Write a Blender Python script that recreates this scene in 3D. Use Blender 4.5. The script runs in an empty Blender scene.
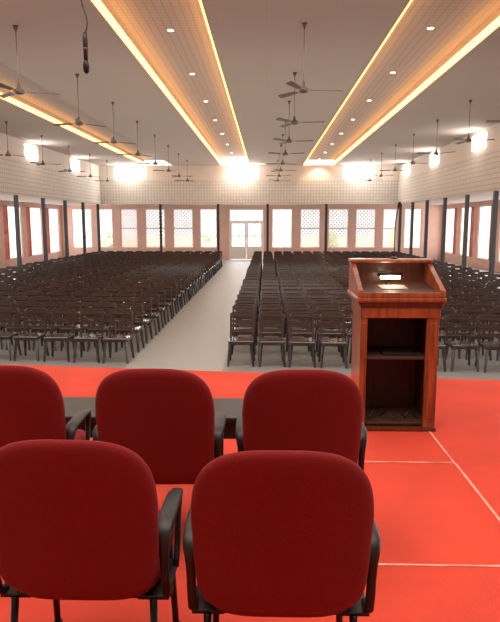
import bpy, bmesh, math, random
from mathutils import Vector, Matrix
random.seed(4)
scene = bpy.context.scene
COL = scene.collection
try:
    scene.view_settings.view_transform = 'Standard'
    scene.view_settings.look = 'None'
except Exception: pass

# ---------------- materials ----------------
def lin(c):
    return tuple(((v/255)/12.92 if v/255 <= 0.04045 else ((v/255+0.055)/1.055)**2.4) for v in c)
def mat(name, rgb, rough=0.5, metal=0.0, noise=None, emis=None, sheen=0.0, bump=None, coat=0.0, stretch=None):
    m = bpy.data.materials.new(name); m.use_nodes = True
    nt = m.node_tree; b = nt.nodes['Principled BSDF']
    c = lin(rgb)
    b.inputs['Base Color'].default_value = (*c, 1)
    b.inputs['Roughness'].default_value = rough
    b.inputs['Metallic'].default_value = metal
    if sheen: b.inputs['Sheen Weight'].default_value = sheen
    if coat: b.inputs['Coat Weight'].default_value = coat
    if noise or bump:
        tc = nt.nodes.new('ShaderNodeTexCoord'); mp = nt.nodes.new('ShaderNodeMapping')
        nt.links.new(tc.outputs['Object'], mp.inputs['Vector'])
        if stretch: mp.inputs['Scale'].default_value = stretch
    if noise:
        n = nt.nodes.new('ShaderNodeTexNoise'); n.inputs['Scale'].default_value = noise[0]; n.inputs['Detail'].default_value = 6
        nt.links.new(mp.outputs[0], n.inputs['Vector'])
        r = nt.nodes.new('ShaderNodeValToRGB'); a = noise[1]
        r.color_ramp.elements[0].position = 0.3; r.color_ramp.elements[1].position = 0.7
        r.color_ramp.elements[0].color = tuple(max(0, v*(1-a)) for v in c)+(1,)
        r.color_ramp.elements[1].color = tuple(min(1, v*(1+a)) for v in c)+(1,)
        nt.links.new(n.outputs['Fac'], r.inputs['Fac']); nt.links.new(r.outputs['Color'], b.inputs['Base Color'])
    if bump:
        n2 = nt.nodes.new('ShaderNodeTexNoise'); n2.inputs['Scale'].default_value = bump[0]
        nt.links.new(mp.outputs[0], n2.inputs['Vector'])
        bp = nt.nodes.new('ShaderNodeBump'); bp.inputs['Strength'].default_value = bump[1]; bp.inputs['Distance'].default_value = 0.01
        nt.links.new(n2.outputs['Fac'], bp.inputs['Height']); nt.links.new(bp.outputs[0], b.inputs['Normal'])
    if emis:
        b.inputs['Emission Color'].default_value = (*lin(emis[0]), 1); b.inputs['Emission Strength'].default_value = emis[1]
    return m
def tile_mat(name, c1, c2, cm, size, mortar, rough=0.6, rot=(0,0,0), sizey=None):
    m = mat(name, c1, rough); nt = m.node_tree; b = nt.nodes['Principled BSDF']
    tc = nt.nodes.new('ShaderNodeTexCoord'); mp = nt.nodes.new('ShaderNodeMapping'); mp.inputs['Rotation'].default_value = rot
    br = nt.nodes.new('ShaderNodeTexBrick'); br.offset = 0; br.squash = 1
    br.inputs['Color1'].default_value = (*lin(c1), 1); br.inputs['Color2'].default_value = (*lin(c2), 1); br.inputs['Mortar'].default_value = (*lin(cm), 1)
    br.inputs['Scale'].default_value = 1; br.inputs['Mortar Size'].default_value = mortar; br.inputs['Mortar Smooth'].default_value = 0.2
    br.inputs['Brick Width'].default_value = size; br.inputs['Row Height'].default_value = sizey or size
    nt.links.new(tc.outputs['Object'], mp.inputs[0]); nt.links.new(mp.outputs[0], br.inputs['Vector'])
    nt.links.new(br.outputs['Color'], b.inputs['Base Color'])
    return m

M_carpet = mat('red_carpet_mat', (212,68,45), 0.95, noise=(2.0,0.13), bump=(300,0.5))
M_stage = mat('stage_wood', (70,40,28), 0.6, noise=(5,0.2))
M_fabric = mat('red_fabric', (116,3,7), 0.95, noise=(260,0.22), bump=(500,0.4))
M_blackplastic = mat('black_plastic', (12,10,10), 0.5, noise=(30,0.1))
M_blackmetal = mat('black_metal', (16,15,16), 0.4, metal=0.3, noise=(30,0.1))
M_chair = mat('dark_chair_plastic', (60,49,44), 0.2, noise=(12,0.2))
M_wood = mat('lectern_wood', (134,68,36), 0.28, noise=(3.0,0.5), coat=0.3, stretch=(9,9,1.0))
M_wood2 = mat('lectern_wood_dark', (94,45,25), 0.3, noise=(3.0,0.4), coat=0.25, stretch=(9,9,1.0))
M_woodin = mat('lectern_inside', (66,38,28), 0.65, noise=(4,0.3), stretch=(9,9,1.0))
M_paper = mat('paper', (150,138,124), 0.7, noise=(8,0.05))
M_lampglow = mat('lamp_tube_mat', (255,240,215), 0.5, emis=((255,232,196),10), noise=(2,0.01))
M_tape = mat('tape', (240,158,142), 0.7, noise=(7,0.5))
M_floor = tile_mat('floor_tiles', (134,136,135), (132,134,133), (124,126,125), 0.6, 0.006, 0.45)
M_aisle = tile_mat('aisle_tiles', (154,157,156), (152,155,154), (146,149,148), 0.6, 0.006, 0.45)
M_ceil = tile_mat('ceiling_tiles', (186,168,154), (185,167,153), (179,161,147), 1.2, 0.006, 0.9)
M_tray = tile_mat('ceiling_tray_tiles', (174,170,170), (172,168,168), (150,146,146), 0.15, 0.010, 0.9)
M_band_x = tile_mat('lattice_band_side', (206,198,189), (199,191,182), (168,159,149), 0.18, 0.016, 0.8, rot=(0,math.radians(90),math.radians(90)))
M_band_y = tile_mat('lattice_band_back', (206,198,189), (199,191,182), (168,159,149), 0.18, 0.016, 0.8, rot=(math.radians(90),0,0))
M_wall = mat('cream_plaster', (206,194,182), 0.85, noise=(1.5,0.04))
M_pink = mat('pink_plaster', (220,180,165), 0.85, noise=(1.5,0.05))
M_maroon = mat('faded_red_wall', (212,172,160), 0.8, noise=(2,0.1))
M_redlat = mat('red_lattice', (178,98,84), 0.8, noise=(2,0.1))
M_white = mat('white_paint', (236,228,220), 0.6, noise=(4,0.02))
M_jali = mat('pink_lattice', (238,216,205), 0.7, noise=(4,0.05))
M_post = mat('dark_post_paint', (38,40,44), 0.45, noise=(6,0.1))
M_led = mat('warm_led', (255,190,100), 0.5, emis=((255,174,82),8), noise=(2,0.01))
M_day = mat('daylight_glazing', (255,255,255), 0.3, emis=((248,250,255),14), noise=(2,0.01))
M_down = mat('downlight_lens', (255,240,210), 0.4, emis=((255,230,190),10), noise=(2,0.01))
M_fan = mat('fan_brown', (104,92,84), 0.4, metal=0.1, noise=(8,0.1))
M_fanrod = mat('fan_rod', (140,130,120), 0.4, metal=0.2, noise=(8,0.1))
M_ground = mat('outside_ground', (226,220,210), 0.9, noise=(0.5,0.05))
M_leaf = mat('shrub_leaves', (176,192,160), 0.8, noise=(6,0.25))
M_outwall = mat('outside_wall', (232,206,194), 0.8, noise=(1,0.05))
M_glass = mat('mic_red', (120,30,24), 0.5, noise=(10,0.1))
M_table = mat('black_table_top', (20,18,19), 0.4, noise=(5,0.1))

# ---------------- mesh helpers ----------------
def box(bm, c, s, rot=None, bev=0.0, seg=2):
    mtx = Matrix.Translation(Vector(c))
    if rot is not None: mtx = mtx @ rot
    mtx = mtx @ Matrix.Diagonal((s[0], s[1], s[2], 1))
    r = bmesh.ops.create_cube(bm, size=1, matrix=mtx)
    if bev > 0:
        es = set()
        for v in r['verts']:
            for e in v.link_edges: es.add(e)
        bmesh.ops.bevel(bm, geom=list(es), offset=bev, segments=seg, affect='EDGES', profile=0.5)
def b2(bm, x0,x1,y0,y1,z0,z1, bev=0.0):
    box(bm, ((x0+x1)/2,(y0+y1)/2,(z0+z1)/2), (abs(x1-x0),abs(y1-y0),abs(z1-z0)), bev=bev)
def tube(bm, pts, r, seg=8, flat=1.0):
    pts = [Vector(p) for p in pts]; n = len(pts); rings = []
    rs = r if isinstance(r, (list,tuple)) else [r]*n
    ref = None
    for i,p in enumerate(pts):
        t = (pts[min(i+1,n-1)]-pts[max(i-1,0)]).normalized()
        if ref is None:
            ref = Vector((0,0,1)) if abs(t.z) < 0.9 else Vector((1,0,0))
        a = (ref - t*ref.dot(t)).normalized(); bb = t.cross(a); ref = a
        rings.append([bm.verts.new(p + (a*math.cos(2*math.pi*k/seg)*flat + bb*math.sin(2*math.pi*k/seg))*rs[i]) for k in range(seg)])
    for i in range(n-1):
        for k in range(seg):
            bm.faces.new((rings[i][k], rings[i][(k+1)%seg], rings[i+1][(k+1)%seg], rings[i+1][k]))
    bm.faces.new(rings[0][::-1]); bm.faces.new(rings[-1])
def ribbon(bm, pts, wid, th, xs):
    P = [Vector((0,p[0],p[1])) for p in pts]; n = len(P); rings = []
    for i,p in enumerate(P):
        t = (P[min(i+1,n-1)]-P[max(i-1,0)]).normalized(); nr = Vector((0,-t.z,t.y))
        w = wid[i] if isinstance(wid,(list,tuple)) else wid; h = th[i] if isinstance(th,(list,tuple)) else th
        ring = []
        for a,b in ((-1,-.45),(-.7,-.9),(0,-1),(.7,-.9),(1,-.45),(1,.45),(.7,.9),(0,1),(-.7,.9),(-1,.45)):
            ring.append(bm.verts.new(p + Vector((xs+a*w/2,0,0)) + nr*(b*h/2)))
        rings.append(ring)
    for i in range(n-1):
        for k in range(10): bm.faces.new((rings[i][k],rings[i][(k+1)%10],rings[i+1][(k+1)%10],rings[i+1][k]))
    bm.faces.new(rings[0][::-1]); bm.faces.new(rings[-1])
def lathe(bm, prof, seg=20, c=(0,0)):
    rings = []
    for r,z in prof:
        rings.append([bm.verts.new((c[0]+r*math.cos(2*math.pi*k/seg), c[1]+r*math.sin(2*math.pi*k/seg), z)) for k in range(seg)])
    for i in range(len(rings)-1):
        for k in range(seg):
            bm.faces.new((rings[i][k], rings[i][(k+1)%seg], rings[i+1][(k+1)%seg], rings[i+1][k]))
    bm.faces.new(rings[0][::-1]); bm.faces.new(rings[-1])
def obj(name, bm, m, parent=None, loc=(0,0,0), smooth=False, rot=None):
    me = bpy.data.meshes.new(name)
    bmesh.ops.recalc_face_normals(bm, faces=bm.faces[:])
    bm.to_mesh(me); bm.free()
    me.materials.append(m)
    if smooth:
        for p in me.polygons: p.use_smooth = True
    o = bpy.data.objects.new(name, me); o.location = loc
    if rot: o.rotation_euler = rot
    if parent: o.parent = parent
    COL.objects.link(o); return o
def empty(name, loc, label, cat, rot=None, group=None):
    e = bpy.data.objects.new(name, None); e.empty_display_size = 0.1; e.location = loc
    if rot: e.rotation_euler = rot
    e['label'] = label; e['category'] = cat
    if group: e['group'] = group
    COL.objects.link(e); return e
def tag(o, label, cat, group=None):
    o['label'] = label; o['category'] = cat
    if group: o['group'] = group
    return o
def struct(o, label=None, cat=None):
    o['kind'] = 'structure'
    if label: o['label'] = label
    if cat: o['category'] = cat
    return o
def dup(root, kids, loc, rz=None, label=None):
    r = root.copy(); r.location = loc
    if rz is not None: r.rotation_euler = (0,0,rz)
    if label: r['label'] = label
    COL.objects.link(r)
    for k in kids:
        c = k.copy(); c.parent = r; COL.objects.link(c)
    return r
BM = bmesh.new

# ---------------- dimensions ----------------
XL, XR = -10.2, 8.03
VL, VR = -13.5, 11.5
YB, YB2 = 37.5, 40.0
YS = -4.0
ZC = 5.85
Z0 = 0.9

# floor
bm = BM(); b2(bm, VL-0.2, VR+0.2, YS-0.2, YB2+0.2, -0.2, 0)
struct(obj('floor', bm, M_floor), 'grey tiled hall floor', 'floor')
bm = BM(); b2(bm, -2.38, -0.72, 6.9, YB2-.05, 0.0, 0.004)
struct(obj('floor_aisle', bm, M_aisle), 'pale grey central aisle strip of the hall floor', 'floor')
bm = BM(); b2(bm, -60, 60, -20, 90, -0.5, -0.21)
struct(obj('floor_outside', bm, M_ground), 'pale paved ground outside the hall', 'ground')

# ceiling
T = [(-7.38,-5.7), (-2.73,-1.02), (2.23,4.08)]
bm = BM()
prev = XL
for a,b in T:
    b2(bm, prev, a, YS, YB, ZC, ZC+0.5); prev = b
b2(bm, prev, XR, YS, YB, ZC, ZC+0.5)
struct(obj('ceiling', bm, M_ceil), 'grey-beige tiled hall ceiling with raised strips', 'ceiling')
for i,(a,b) in enumerate(T):
    bm = BM(); b2(bm, a, b, YS, YB, ZC+0.3, ZC+0.5)
    struct(obj('ceiling_tray_%d'%(i+1), bm, M_tray), 'recessed ceiling strip of small perforated tiles', 'ceiling')
for i,(a,b) in enumerate(T):
    for side in ((0,) if i == 0 else (0,1)):
        lw = .035 if (i,side) in ((1,1),(2,0)) else .05
        x0, x1 = (a, a+lw) if side == 0 else (b-lw, b)
        bm = BM(); b2(bm, x0, x1, YS+0.5, YB-0.1, ZC+0.01, ZC+0.13)
        tag(obj('cove_light', bm, M_led), 'warm yellow strip light running along a ceiling recess', 'light', 'ceiling strip lights')

# upper walls (lattice band + plain)
ZB0, ZB1 = 3.54, 4.97
def wall(name, m, *a, label='wall'):
    bm = BM(); b2(bm, *a); return struct(obj(name, bm, m), label, 'wall')
wall('wall_left', M_wall, XL-0.25, XL, YS, YB, ZB1, ZC, label='cream plaster upper wall')
wall('wall_right', M_wall, XR, XR+0.25, YS, YB, ZB1, ZC, label='cream plaster upper wall')
wall('wall_back', M_wall, XL-0.25, XR+0.25, YB, YB+0.25, ZB1, ZC, label='cream plaster upper wall')
wall('trim_1', M_band_x, XL-0.25, XL+0.05, YS, YB, ZB0, ZB1, label='cream perforated lattice panel band')
wall('trim_2', M_band_x, XR-0.05, XR+0.25, YS, YB, ZB0, ZB1, label='cream perforated lattice panel band')
wall('trim_3', M_band_y, XL+0.05, XR-0.05, YB-0.05, YB+0.25, ZB0, ZB1, label='cream perforated lattice panel band')
wall('ceiling_side_left', M_wall, VL, XL-0.25, YS, YB2, ZB0, ZB0+0.2, label='white low ceiling of the side bay')
wall('ceiling_side_right', M_wall, XR+0.25, VR, YS, YB2, ZB0, ZB0+0.2, label='white low ceiling of the side bay')
wall('ceiling_side_back', M_wall, XL-0.25, XR+0.25, YB+0.25, YB2, ZB0, ZB0+0.2, label='white low ceiling of the rear bay')
wall('wall_front', M_wall, VL, VR, YS-0.2, YS, 0, ZC+0.5, label='cream plaster wall behind the stage')

def opening_wall(name, m, axis, fixed, thick, a0, a1, opens, z1):
    bm = BM(); cur = a0
    def seg(p,q,zz0,zz1):
        if axis == 'x': b2(bm, p, q, fixed, fixed+thick, zz0, zz1)
        else: b2(bm, fixed, fixed+thick, p, q, zz0, zz1)
    for (p,q,s,t) in opens:
        seg(cur,p,0,z1)
        if s > 0: seg(p,q,0,s)
        if t < z1: seg(p,q,t,z1)
        cur = q
    seg(cur,a1,0,z1)
    return struct(obj(name, bm, m), None, 'wall')
wn = [0]
def window(axis, p, q, s, t, fixed, style, label, m=None):
    wn[0] += 1
    bm = BM(); W = q-p; H = t-s; f = 0.06; d = 0.08
    def bar(u0,u1,v0,v1,dd=d):
        b2(bm, u0, u1, -dd/2, dd/2, v0, v1)
    bar(0,f,0,H); bar(W-f,W,0,H); bar(f,W-f,0,f); bar(f,W-f,H-f,H)
    if style == 'grid':
        for i in range(1,3): bar(W*i/3-0.018, W*i/3+0.018, f, H-f, 0.04)
        for zz in (0.3,0.72): bar(f, W-f, H*zz-0.018, H*zz+0.018, 0.05)
    elif style == 'lattice':
        n = 5; st = (W-2*f)/n
        for sgn in (1,-1):
            k = -int(H/st)-1
            while k <= n+int(H/st)+1:
                x0 = f+k*st
                za, zb = f, H-f
                if sgn == 1: za = max(za, f-x0); zb = min(zb, (W-f)-x0)
                else: za = max(za, x0-(W-f)); zb = min(zb, x0-f)
                if zb-za > 0.05:
                    A = Vector((x0+sgn*za, 0, za)); B = Vector((x0+sgn*zb, 0, zb)); L = (B-A).length
                    box(bm, (A+B)/2, (0.055 if W > 1 else .03, 0.04, L), rot=Matrix.Rotation(sgn*math.pi/4, 4, 'Y'))
                k += 1
        bar(f, W-f, H*0.5-0.05, H*0.5+0.05)
    o = obj('window_%d'%wn[0], bm, m or (M_jali if style == 'lattice' else M_white))
    if axis == 'x': o.location = (p, fixed, s)
    else:
        o.location = (fixed, p, s); o.rotation_euler = (0,0,math.pi/2)
    struct(o, label, 'window'); return o

px = [(-12.8,-11.5),(-11.0,-10.1),(-9.58,-8.46),(-7.94,-6.63),(-6.10,-4.79),(-4.33,-3.22),(-2.43,-.13),(.39,1.71),(2.23,3.54),(4.07,5.38),(5.84,7.15),(7.61,8.53),(9.0,10.1)]
opens = []
for i,(p,q) in enumerate(px):
    opens.append((p,q,0.0 if i == 6 else 0.76, 3.3))
opening_wall('wall_back_lower', M_pink, 'x', YB2, 0.2, VL, VR, opens, ZB0+0.2)['label'] = 'pink plaster rear wall with tall openings'
LAT = (2,3,4,8,9,10,11)
for i,(p,q,s,t) in enumerate(opens):
    if i == 6: continue
    window('x', p, q, s, t, YB2+0.1, 'lattice' if i in LAT else 'grid',
        'pale pink diamond lattice screen' if i in LAT else 'tall white framed window with glazing bars')
bm = BM(); W = 2.3; H = 3.3
def db(u0,u1,v0,v1,d=0.1): b2(bm,u0,u1,-d/2,d/2,v0,v1)
db(0,.09,0,H); db(W-.09,W,0,H); db(.09,W-.09,H-.09,H); db(.09,W-.09,2.45,2.55)
for k in range(1,5): db(W*k/5-.02,W*k/5+.02,2.55,H-.09,.05)
struct(obj('door_1', bm, M_white, loc=(-2.43,YB2+0.1,0)), 'white door frame with barred transom', 'door')
dr = bpy.data.objects['door_1']
for k in range(2):
    bm = BM(); u0 = .09+k*(W-.18)/2+0.005; u1 = u0+(W-.18)/2-0.01
    db(u0,u0+.1,0.02,2.44,.05); db(u1-.1,u1,0.02,2.44,.05); db(u0+.1,u1-.1,.02,.85,.05); db(u0+.1,u1-.1,2.34,2.44,.05); db(u0+.1,u1-.1,1.5,1.58,.05)
    db((u0+u1)/2-.02,(u0+u1)/2+.02,.85,2.34,.04)
    obj('door_leaf', bm, M_white, parent=dr)

# outdoors beyond the rear windows
def shrub(x, y, s, h):
    e = empty('shrub', (x,y,-.21), 'pale leafy shrub on the paving outside the windows', 'shrub', group='shrubs outside')
    bm = BM()
    for _ in range(14):
        a = random.uniform(0,6.28); r = random.uniform(0,.55)*s; z = random.uniform(.35,1)*h
        res = bmesh.ops.create_icosphere(bm, subdivisions=2, radius=random.uniform(.22,.38)*s, matrix=Matrix.Translation((r*math.cos(a), r*math.sin(a), z)))
        for v in res['verts']: v.co += Vector((random.uniform(-1,1),random.uniform(-1,1),random.uniform(-1,1)))*.05*s
    obj('foliage', bm, M_leaf, e)
    bm = BM(); tube(bm, [(0,0,0),(.03,.0,h*.3),(-.02,.02,h*.7)], [.06,.05,.03], 8); obj('trunk', bm, M_wood2, e)
for x,y,s,h in ((-11.8,46,1.1,1.9),(-4.6,47,1.0,1.7),(5.0,46.5,1.1,1.8),(9.6,46,1,1.8)): shrub(x,y,s,h)
bm = BM(); b2(bm, -22, 20, 51.0, 51.3, -.21, 1.15); b2(bm, -22.1, 20.1, 50.95, 51.35, 1.15, 1.25)
struct(obj('wall_outside', bm, M_outwall), 'low pale boundary wall outside', 'wall')

side = []
y = 0.6
while y < 39:
    side.append((y, y+2.35, 0.5, 3.3)); y += 3.05
side = [s for s in side if s[1] < 39.8]
opening_wall('wall_outer_left', M_maroon, 'y', VL-0.2, 0.2, YS, YB2+0.2, side, ZB0+0.2)['label'] = 'faded pink outer wall with large window openings'
opening_wall('wall_outer_right', M_maroon, 'y', VR, 0.2, YS, YB2+0.2, side, ZB0+0.2)['label'] = 'faded pink outer wall with large window openings'
for k,(p,q,s,t) in enumerate(side):
    if p > 24:
        for fx in (VL-.1, VR+.1):
            window('y', p, p+.7, s, t, fx, 'lattice', 'narrow red lattice screen beside a side window', M_redlat)
            window('y', p+.7, q, s, t, fx, 'grid', 'white framed side window with glazing bars')

def clere(axis, c, w, fixed, label='bright clerestory window near the ceiling'):
    wn[0] += 1
    bm = BM(); z0, z1 = (5.08, 5.76) if axis == 'x' else (5.16,5.7); f = 0.04
    if axis == 'x': b2(bm, c-w/2, c+w/2, fixed-0.03, fixed, z0, z1)
    else:
        d = 0.03 if fixed < 0 else -0.03
        b2(bm, min(fixed,fixed+d), max(fixed,fixed+d), c-w/2, c+w/2, z0, z1)
    o = obj('window_%d'%wn[0], bm, M_day); struct(o, label, 'window')
    bm = BM()
    if axis == 'x':
        for u in (c-w/2, c+w/2): b2(bm, u-f/2, u+f/2, fixed-0.06, fixed-0.031, z0-f, z1+f)
        for v in (z0-f/2, z1+f/2): b2(bm, c-w/2-f/2, c+w/2+f/2, fixed-0.06, fixed-0.031, v-f/2, v+f/2)
    else:
        s = 1 if fixed < 0 else -1
        for u in (c-w/2, c, c+w/2): b2(bm, fixed+s*0.031, fixed+s*0.06, u-f/2, u+f/2, z0-f, z1+f)
        for v in (z0-f/2, z1+f/2): b2(bm, fixed+s*0.031, fixed+s*0.06, c-w/2-f/2, c+w/2+f/2, v-f/2, v+f/2)
    obj('window_frame', bm, M_white, parent=o)
    L = bpy.data.lights.new('window_glow_fill','POINT'); L.energy = 80 if axis == 'x' else 14; L.shadow_soft_size = .3; L.color = (1,.97,.9)  # added point fill, brightens wall and ceiling around the pane like glare
    lo = bpy.data.objects.new('window_glow_fill', L)
    lo.location = (c, fixed-.7, 5.4) if axis == 'x' else (fixed+(.5 if fixed<0 else -.5), c, 5.4)
    COL.objects.link(lo)
for x in (-8.3,-1.4,5.6): clere('x', x, 1.9, YB)
for yy in (26.7, 32.8): clere('y', yy, 1.3, XL)
for yy in (23.7, 29.8, 35.6): clere('y', yy, 1.4, XR)

def post(x, y):
    bm = BM(); b2(bm, -.075,.075,-.075,.075,0.02,ZB0, bev=0.008)
    b2(bm, -.12,.12,-.12,.12,0,0.02)
    tag(obj('steel_post', bm, M_post, loc=(x,y,0)), 'slim dark painted steel post on the tiled floor', 'post', 'posts around the hall')
for k in range(6):
    yy = 22.0+3.07*k
    post(XR+0.1, yy); post(XL-0.1, yy)
for x in (-6.5,-2.94,.1,3.68): post(x, YB+0.1)

# ---------------- stage ----------------
def slab(bm, x0,x1,y0,ya,yb,z0,z1):
    vs = [bm.verts.new(v) for v in ((x0,y0,z0),(x1,y0,z0),(x1,yb,z0),(x0,ya,z0),(x0,y0,z1),(x1,y0,z1),(x1,yb,z1),(x0,ya,z1))]
    for f in ((0,1,2,3),(4,5,6,7),(0,1,5,4),(1,2,6,5),(2,3,7,6),(3,0,4,7)): bm.faces.new([vs[i] for i in f])
bm = BM()
slab(bm, -10, 7.8, YS+.02, 7.13, 5.31, 0.0, Z0-0.02)
tag(obj('stage', bm, M_stage), 'raised wooden stage platform under red carpet', 'stage')
bm = BM(); slab(bm, -10, 7.8, YS+.02, 7.15, 5.33, Z0-0.019, Z0)
tag(obj('carpet', bm, M_carpet), 'bright red carpet covering the stage', 'carpet')
def tape(x0,x1,y0,y1):
    bm = BM(); b2(bm, x0,x1,y0,y1,Z0+0.0005,Z0+0.003)
    tag(obj('floor_tape', bm, M_tape), 'pale tape strip over a carpet seam', 'tape', 'tape strips on the carpet')
tape(-.6, 1.215, 3.775, 3.791); tape(1.22, 1.235, 3.76, 4.6); tape(1.225, 1.241, 2.60, 3.755); tape(.35, 2.6, 2.575, 2.589)

# ---------------- red chairs ----------------
def outline(th, a, b):
    c, s = math.cos(th), math.sin(th)
    n = 4.2 if s > 0 else 6.5
    x = a*math.copysign(abs(c)**(2/n), c); z = b*math.copysign(abs(s)**(2/n), s)
    return x, z
def cushion(bm, a, b, t, curve=0.0, taper=0.0, seg=84, arch=0.0):
    def pt(s, th, sg):
        x, z = outline(th, a*s, b*s)
        x *= 1 - taper*max(0,-z/b) - 0.06*max(0,z/b)**2
        z -= arch*(x/a)**2*max(0,z/b)
        y = sg*t*0.5*(max(0,1-s**16))**0.5
        return Vector((x, y - curve*(x/a)**2 , z))
    S = (0.25,.5,.75,.88,.94,.975,.992,1.0)
    for sg in (1,-1):
        cen = bm.verts.new(pt(0,0,sg)); last = None
        for s in S:
            if s == 1.0 and sg == -1: ring = rim
            else: ring = [bm.verts.new(pt(s, 2*math.pi*(k+.5)/seg, sg)) for k in range(seg)]
            for k in range(seg):
                k2 = (k+1)%seg
                if last is None: bm.faces.new((cen, ring[k], ring[k2]))
                else: bm.faces.new((last[k], ring[k], ring[k2], last[k2]))
            last = ring
        if sg == 1: rim = last
def red_chair():
    e = empty('conference_chair', (0,0,0), 'dark red upholstered chair with black plastic armrests', 'chair', group='red chairs on the stage')
    kids = []
    lean = (math.radians(9),0,0)
    bm = BM(); cushion(bm, .258, .266, .046, curve=-0.026, taper=0.05, arch=0.03)
    kids.append(obj('backrest', bm, M_fabric, e, (0,0,.685), True, lean))
    bm = BM(); cushion(bm, .245, .23, .09)
    kids.append(obj('seat', bm, M_fabric, e, (0,.27,.44), True, (math.radians(92),0,0)))
    bm = BM(); box(bm, (0,.27,.388), (.40,.36,.016), bev=.006)
    kids.append(obj('support_frame', bm, M_blackmetal, e))
    for sx in (-1,1):
        bm = BM(); xs = sx*.264
        loop = [(.16,.380),(.115,.386),(.085,.41),(.070,.46),(.062,.52),(.056,.57),(.058,.605),(.078,.628),(.13,.634),(.22,.635),(.30,.632),(.345,.620),(.362,.592),(.356,.54),(.335,.46),(.31,.40),(.28,.380)]
        wid = [.024,.026,.026,.026,.026,.030,.042,.052,.054,.054,.050,.040,.030,.022,.020,.020,.020]
        ribbon(bm, loop, wid, .024, xs)
        box(bm, (xs-sx*.045,.21,.378), (.10,.22,.014), bev=.003)
        kids.append(obj('armrest', bm, M_blackplastic, e, smooth=True))
    for sx in (-1,1):
        for sy,yy in ((0,.10),(1,.43)):
            bm = BM(); ye = yy+(.05 if sy else -.06)
            tube(bm, [(sx*.22,yy,.375),(sx*.225,(yy+ye)/2,.19),(sx*.23,ye,.006)], .0125, 10)
            lathe(bm, [(.018,0),(.018,.02),(.014,.025)], 12, (sx*.23,ye))
            kids.append(obj('leg', bm, M_blackmetal, e, smooth=True))
    return e, kids
root, kids = red_chair()
spots = [(.048,1.58,.0),(-.570,1.645,.0),(.158,2.48,0),(-.474,2.48,.01),(-1.138,2.52,.03)]
root.location = (spots[0][0], spots[0][1], Z0)
for s in spots[1:5]:
    dup(root, kids, (s[0], s[1], Z0), s[2])

# ---------------- low table ----------------
te = empty('low_table', (-.75,3.50,Z0), 'low black table in front of the red chairs', 'table')
bm = BM(); box(bm, (0,0,.435), (1.7,.40,.03), bev=.008); obj('table_top', bm, M_table, te)
bm = BM(); box(bm, (0,.17,.37), (1.58,.02,.10)); box(bm, (0,-.17,.37), (1.58,.02,.10)); box(bm, (.78,0,.37), (.02,.34,.10)); box(bm, (-.78,0,.37), (.02,.34,.10)); obj('apron', bm, M_blackplastic, te)
for sx in (-.78,.78):
    for sy in (-.15,.15):
        bm = BM(); box(bm, (sx,sy,.21), (.05,.05,.42), bev=.005); obj('leg', bm, M_blackplastic, te)

# ---------------- lectern ----------------
LX, LY = 0.98, 4.38
le = empty('lectern', (LX,LY,Z0), 'varnished brown wooden lectern with open shelf, on red carpet', 'lectern')
w = .28; D = .46
def lp(name, m, *boxes, bev=.004):
    bm = BM()
    for a in boxes: b2(bm, *a, bev=bev)
    return obj(name, bm, m, le)
lp('side_panel', M_wood, (-w,-w+.035,.03,D,.04,1.0))
lp('side_panel', M_wood, (w-.035,w,.03,D,.04,1.0))
lp('front_stile', M_wood, (-w-.005,-w+.045,0.0,.03,.03,.86),(-w+.008,-w+.030,-.008,0,.10,.82))
lp('front_stile', M_wood, (w-.085,w+.005,0.0,.03,.03,.86),(w-.066,w-.014,-.008,0,.10,.82))
lp('back_panel', M_wood2, (-w+.035,w-.035,D-.02,D,.04,1.0))
lp('plinth', M_wood2, (-w-.012,w+.012,-.010,D+.012,0,.03))
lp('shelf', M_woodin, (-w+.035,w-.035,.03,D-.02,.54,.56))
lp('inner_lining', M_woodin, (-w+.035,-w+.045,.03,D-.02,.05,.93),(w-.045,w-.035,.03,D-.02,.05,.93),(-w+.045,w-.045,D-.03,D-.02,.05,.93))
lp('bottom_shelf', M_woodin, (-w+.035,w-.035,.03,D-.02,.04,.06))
lp('apron', M_wood, (-w-.010,w+.010,-.010,.03,.858,.93),(-w-.010,-w,.03,D,.858,.93),(w,w+.010,.03,D,.858,.93))
lp('moulding', M_wood2, (-w-.014,w+.014,-.014,D+.014,.93,.945),(-w-.022,w+.022,-.022,D+.022,.945,.960),(-w-.030,w+.030,-.030,D+.030,.960,.975), bev=.005)
lp('top_slab', M_wood, (-w-.042,w+.042,-.042,D+.042,.975,1.012), bev=.010)
for sx in (-1,1):
    bm = BM()
    x0, x1 = sorted((sx*(w+.032), sx*(w-.002)))
    prof = [(-.035,1.012),(D+.035,1.012),(D+.035,1.235),(D-.08,1.235),(.06,1.10),(-.035,1.06)]
    va = [bm.verts.new((x0,y,z)) for y,z in prof]; vb = [bm.verts.new((x1,y,z)) for y,z in prof]
    bm.faces.new(va); bm.faces.new(vb[::-1])
    for i in range(6): bm.faces.new((va[i],va[(i+1)%6],vb[(i+1)%6],vb[i]))
    obj('cheek', bm, M_wood, le)
lp('top_ledge', M_wood, (-w-.040,w+.040,D-.10,D+.05,1.235,1.264), bev=.008)
lp('rear_board', M_wood2, (-w-.002,w+.002,D+.005,D+.03,1.012,1.235))
lp('front_lip', M_wood, (-w-.032,w+.032,-.038,-.015,1.012,1.048))
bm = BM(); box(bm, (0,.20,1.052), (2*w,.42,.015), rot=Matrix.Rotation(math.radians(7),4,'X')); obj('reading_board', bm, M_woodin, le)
lamp = empty('reading_lamp', (LX-.02,LY+.30,Z0+1.073), 'small glowing desk lamp inside the lectern top', 'lamp')
bm = BM(); tube(bm, [(-.075,0,.055),(.075,0,.055)], .013, 12); obj('lamp_tube', bm, M_lampglow, lamp, smooth=True)
bm = BM(); tube(bm, [(-.095,.02,.075),(.095,.02,.075)], .024, 12, flat=.5); obj('lamp_shade', bm, M_blackmetal, lamp, smooth=True)
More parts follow.
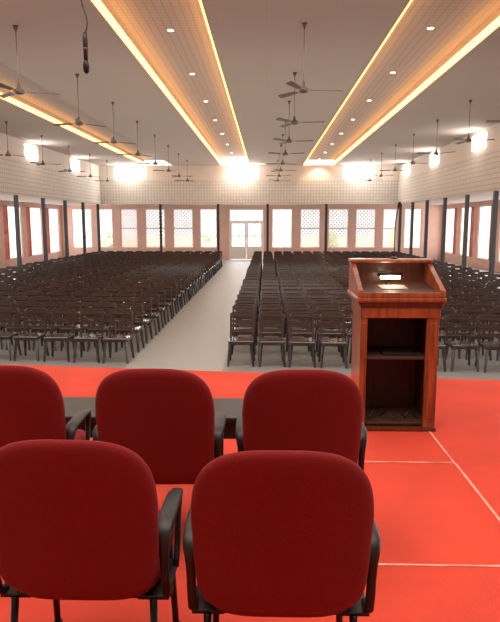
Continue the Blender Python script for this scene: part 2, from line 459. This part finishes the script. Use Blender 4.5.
bm = BM(); tube(bm, [(0,.05,0),(0,.05,.06),(0,.02,.078)], .006, 8); lathe(bm, [(.03,0),(.03,.01),(.01,.016)], 16, (0,.05)); obj('lamp_stand', bm, M_blackmetal, lamp, smooth=True)
bm = BM(); box(bm, (0,0,0), (.20,.13,.003))
tag(obj('paper_sheet', bm, M_paper, None, (LX-.02,LY+.20,Z0+1.063), rot=(math.radians(7),0,.06)), 'paper sheet lying under the lectern lamp', 'paper')
L = bpy.data.lights.new('reading_lamp_light','POINT'); L.energy = 1.3; L.color = (1,.86,.66); L.shadow_soft_size = .03
lo = bpy.data.objects.new('reading_lamp_light', L); lo.location = (LX-.02,LY+.25,Z0+1.13); COL.objects.link(lo)
mic = empty('gooseneck_microphone', (LX+.03,LY+D-.03,Z0+1.264), 'thin black gooseneck microphone on the lectern ledge', 'microphone')
bm = BM(); lathe(bm, [(.028,0),(.028,.010),(.010,.018)], 16); obj('base', bm, M_blackmetal, mic)
bm = BM(); tube(bm, [(0,0,.016),(0,.0,.15),(.0,-.01,.27),(.005,-.03,.36),(.01,-.05,.40)], .0045, 8); obj('gooseneck', bm, M_blackmetal, mic, smooth=True)
bm = BM(); tube(bm, [(.01,-.045,.39),(.012,-.055,.41),(.014,-.07,.43),(.015,-.075,.44)], [.006,.011,.012,.006], 10); obj('microphone_head', bm, M_blackmetal, mic, smooth=True)
bm = BM(); pts = []
for k in range(60):
    t = k/59; pts.append((LX-.19+.38*t, LY+.10+.05*math.sin(t*9), Z0+.068+.045*abs(math.sin(t*13))))
tube(bm, pts, .006, 6)
tag(obj('cable', bm, M_blackplastic, smooth=True), 'loose black cable lying inside the lectern', 'cable')
bm = BM(); box(bm, (LX+.02,LY+.18,Z0+.572), (.24,.20,.02), bev=.003)
tag(obj('folder', bm, M_table), 'dark folder lying on the lectern shelf', 'folder')

# ---------------- hanging microphone ----------------
hm = empty('hanging_microphone', (-1.08,3.77,3.33), 'black microphone hanging on a thin cable from the ceiling', 'microphone')
bm = BM(); pts = [(0,0,ZC-3.33)]
for k in range(30):
    t = k/29; z = 1.2-.98*t; pts.append((.014*math.sin(t*22)*(.4+t), .008*math.cos(t*17), z))
tube(bm, pts, .004, 6); obj('cable', bm, M_blackplastic, hm, smooth=True)
bm = BM(); lathe(bm, [(.008,.075),(.014,.08),(.015,.2),(.010,.235)], 14); obj('body', bm, M_blackplastic, hm, smooth=True)
bm = BM(); lathe(bm, [(.0155,.135),(.0162,.138),(.0162,.144),(.0155,.147)], 14); obj('band', bm, M_glass, hm, smooth=True)
bm = BM(); lathe(bm, [(.006,0),(.017,.01),(.021,.035),(.017,.065),(.011,.078)], 14); obj('grille', bm, M_blackmetal, hm, smooth=True)

# ---------------- ceiling fans ----------------
fan = empty('ceiling_fan', (0.65,11.1,ZC), 'brown three-bladed ceiling fan on a long rod', 'fan', group='ceiling fans')
fk = []
bm = BM(); tube(bm, [(0,0,-.09),(0,0,-1.02)], .010, 8); fk.append(obj('downrod', bm, M_fanrod, fan, smooth=True))
bm = BM(); lathe(bm, [(.015,-.09),(.04,-.04),(.048,0)], 14); fk.append(obj('canopy', bm, M_fan, fan, smooth=True))
bm = BM(); lathe(bm, [(.025,-1.16),(.075,-1.15),(.098,-1.12),(.092,-1.085),(.035,-1.05),(.022,-.98),(.013,-.96)], 20); fk.append(obj('motor', bm, M_fan, fan, smooth=True))
for k in range(3):
    bm = BM()
    box(bm, (.16,0,0), (.14,.028,.008))
    vs = [(.20,-.04),(.67,-.06),(.70,-.035),(.70,.035),(.67,.055),(.20,.04)]
    va = [bm.verts.new((x,y,.006+y*.3)) for x,y in vs]; vb = [bm.verts.new((x,y,-.002+y*.3)) for x,y in vs]
    bm.faces.new(va); bm.faces.new(vb[::-1])
    for i in range(6): bm.faces.new((va[i],va[(i+1)%6],vb[(i+1)%6],vb[i]))
    fk.append(obj('blade', bm, M_fan, fan, (0,0,-1.11), rot=(0,0,2*math.pi*k/3)))
fan.rotation_euler = (0,0,.1)
YF = [11.1,14.6,17.9,21.2,24.5,27.8,31.1,34.4]
for x,ys in ((.65,YF[1:]),(-4.4,YF),(5.75,YF[1:]),(-8.9,YF[3:])):
    for yy in ys: dup(fan, fk, (x,yy,ZC), random.uniform(0,2))

# ---------------- downlights ----------------
for x in (-1.87,3.15):
    yy = 12.4
    while yy < 37:
        bm = BM(); lathe(bm, [(.075,-.012),(.075,0)], 18)
        o = tag(obj('downlight', bm, M_white, None, (x,yy,ZC+.3)), 'small round recessed ceiling downlight', 'light', 'downlights in the ceiling')
        bm = BM(); lathe(bm, [(.055,-.018),(.055,-.0125)], 18); obj('lens', bm, M_down, o)
        L = bpy.data.lights.new('downlight_lamp','SPOT'); L.energy = 130; L.spot_size = math.radians(120); L.spot_blend = .6; L.color = (1,.88,.72); L.shadow_soft_size = .05
        lo = bpy.data.objects.new('downlight_lamp', L); lo.location = (x,yy,ZC+.25); COL.objects.link(lo)
        yy += 3.5

# ---------------- audience chairs ----------------
def c_seat(bm):
    box(bm, (0,0,.43), (.44,.42,.024), bev=.01, seg=1); box(bm, (0,-.205,.405), (.42,.02,.06), bev=.006, seg=1)
    box(bm, (.205,0,.41), (.018,.36,.04)); box(bm, (-.205,0,.41), (.018,.36,.04))
def c_back(bm):
    R = Matrix.Rotation(math.radians(-13),4,'X'); piv = Vector((0,.20,.44))
    def bb(c,s,bv=0):
        p = piv + (R @ Vector(c)); box(bm, p, s, rot=R, bev=bv, seg=1)
    bb((-.195,0,.19),(.038,.022,.42)); bb((.195,0,.19),(.038,.022,.42))
    bb((0,.0,.385),(.43,.028,.08),.013); bb((0,.0,.432),(.36,.024,.03),.008)
    for z in (.11,.195,.28): bb((0,.004,z),(.36,.014,.042))
def c_leg(bm, sx, sy):
    t = (sx*.180, sy*.17, .42); b = (sx*.215, sy*.225, 0)
    tube(bm, [t,b], [.032,.021], 4)
allch = []
nrow = 26
for r in range(nrow):
    yy = 10.35+.90*r
    sk = .08*max(0, 1-r/12)
    for c in range(13):
        x = -2.62-.54*c; allch.append((x, yy-sk*(x+.5), 'L'))
    for c in range(15):
        x = -.42+.53*c; allch.append((x, yy-sk*(x+.5), 'R'))
def inframe(x,y,m=20):
    p = 266+605*x/(.989*y+.36); return -m < p < 500+m
vis = sorted([c for c in allch if inframe(c[0],c[1])], key=lambda c: c[1]-abs(c[0])*.01)
ce = empty('plastic_chair', (0,0,0), 'dark brown plastic chair with slatted backrest, facing the stage', 'chair', group='audience chairs in rows')
ck = []
bm = BM(); c_seat(bm); ck.append(obj('seat', bm, M_chair, ce))
bm = BM(); c_back(bm); ck.append(obj('backrest', bm, M_chair, ce))
for sx in (-1,1):
    for sy in (-1,1):
        bm = BM(); c_leg(bm,sx,sy); ck.append(obj('leg', bm, M_chair, ce))
bm = BM(); c_seat(bm); c_back(bm)
for sx in (-1,1):
    for sy in (-1,1): c_leg(bm,sx,sy)
whole = bpy.data.meshes.new('plastic_chair_whole'); bmesh.ops.recalc_face_normals(bm, faces=bm.faces[:]); bm.to_mesh(whole); bm.free(); whole.materials.append(M_chair)
def jit(): return random.uniform(-.015,.015), random.uniform(-.035,.035), random.uniform(-.05,.05)
for i,c in enumerate(vis[:300]):
    jx,jy,jr = jit()
    if i == 0: ce.location = (c[0],c[1],0); continue
    if i < 110: dup(ce, ck, (c[0]+jx,c[1]+jy,0), jr)
    else:
        o = bpy.data.objects.new('plastic_chair', whole); o.location = (c[0]+jx,c[1]+jy,0); o.rotation_euler = (0,0,jr)
        COL.objects.link(o); tag(o, ce['label'], 'chair', ce['group'])
bv = [v.co.copy() for v in whole.vertices]; bf = [tuple(p.vertices) for p in whole.polygons]
V = []; F = []
for c in vis[300:]:
    jx,jy,jr = jit(); M = Matrix.Translation((c[0]+jx,c[1]+jy,0)) @ Matrix.Rotation(jr,4,'Z'); o0 = len(V)
    V += [tuple(M @ v) for v in bv]; F += [tuple(i+o0 for i in f) for f in bf]
me = bpy.data.meshes.new('plastic_chair_rows'); me.from_pydata(V,[],F); me.materials.append(M_chair)
o = bpy.data.objects.new('plastic_chair_rows', me); COL.objects.link(o)
tag(o, 'distant rows of dark brown plastic chairs in the hall', 'chair'); o['kind'] = 'stuff'

# ---------------- lights ----------------
def area(name, loc, rot, sx, sy, e, col=(1,1,1)):
    L = bpy.data.lights.new(name,'AREA'); L.shape = 'RECTANGLE'; L.size = sx; L.size_y = sy; L.energy = e; L.color = col
    o = bpy.data.objects.new(name, L); o.location = loc; o.rotation_euler = rot; COL.objects.link(o)
area('stage_light', (0,2.0,5.8), (0,0,0), 6, 3, 280, (1,.95,.87))
area('hall_light_near', (-1,9.0,5.8), (0,0,0), 12, 2, 360, (1,.95,.88))
area('ceiling_fill', (-1,24.5,3.4), (math.pi,0,0), 17, 24, 420, (1,.90,.80))  # unseen fill added to brighten the ceiling, standing in for daylight bounce
H2 = math.pi/2
area('daylight_left', (VL-1.0,20,2), (0,-H2,0), 2.6, 38, 1700, (1,.97,.94))
area('daylight_right', (VR+1.0,20,2), (0,H2,0), 2.6, 38, 1700, (1,.97,.94))
area('daylight_back', (-1,54,6.5), (-H2*0.8,0,0), 44, 6, 4500, (1,.97,.95))
area('daylight_court', (-1,46,9), (0,0,0), 34, 8, 5000, (1,.98,.96))
wd = bpy.data.worlds.new('world'); scene.world = wd; wd.use_nodes = True
bg = wd.node_tree.nodes['Background']; bg.inputs[0].default_value = (.97,.98,1,1); bg.inputs[1].default_value = 2.0

# ---------------- camera ----------------
cd = bpy.data.cameras.new('camera'); cd.sensor_fit = 'VERTICAL'; cd.sensor_height = 36; cd.lens = 605/622*36
cam = bpy.data.objects.new('camera', cd); cam.location = (0,0,2.45)
cam.rotation_euler = (math.radians(90-8.37),0,math.radians(1.5)); COL.objects.link(cam); scene.camera = cam
cd.clip_start = .05; cd.clip_end = 300
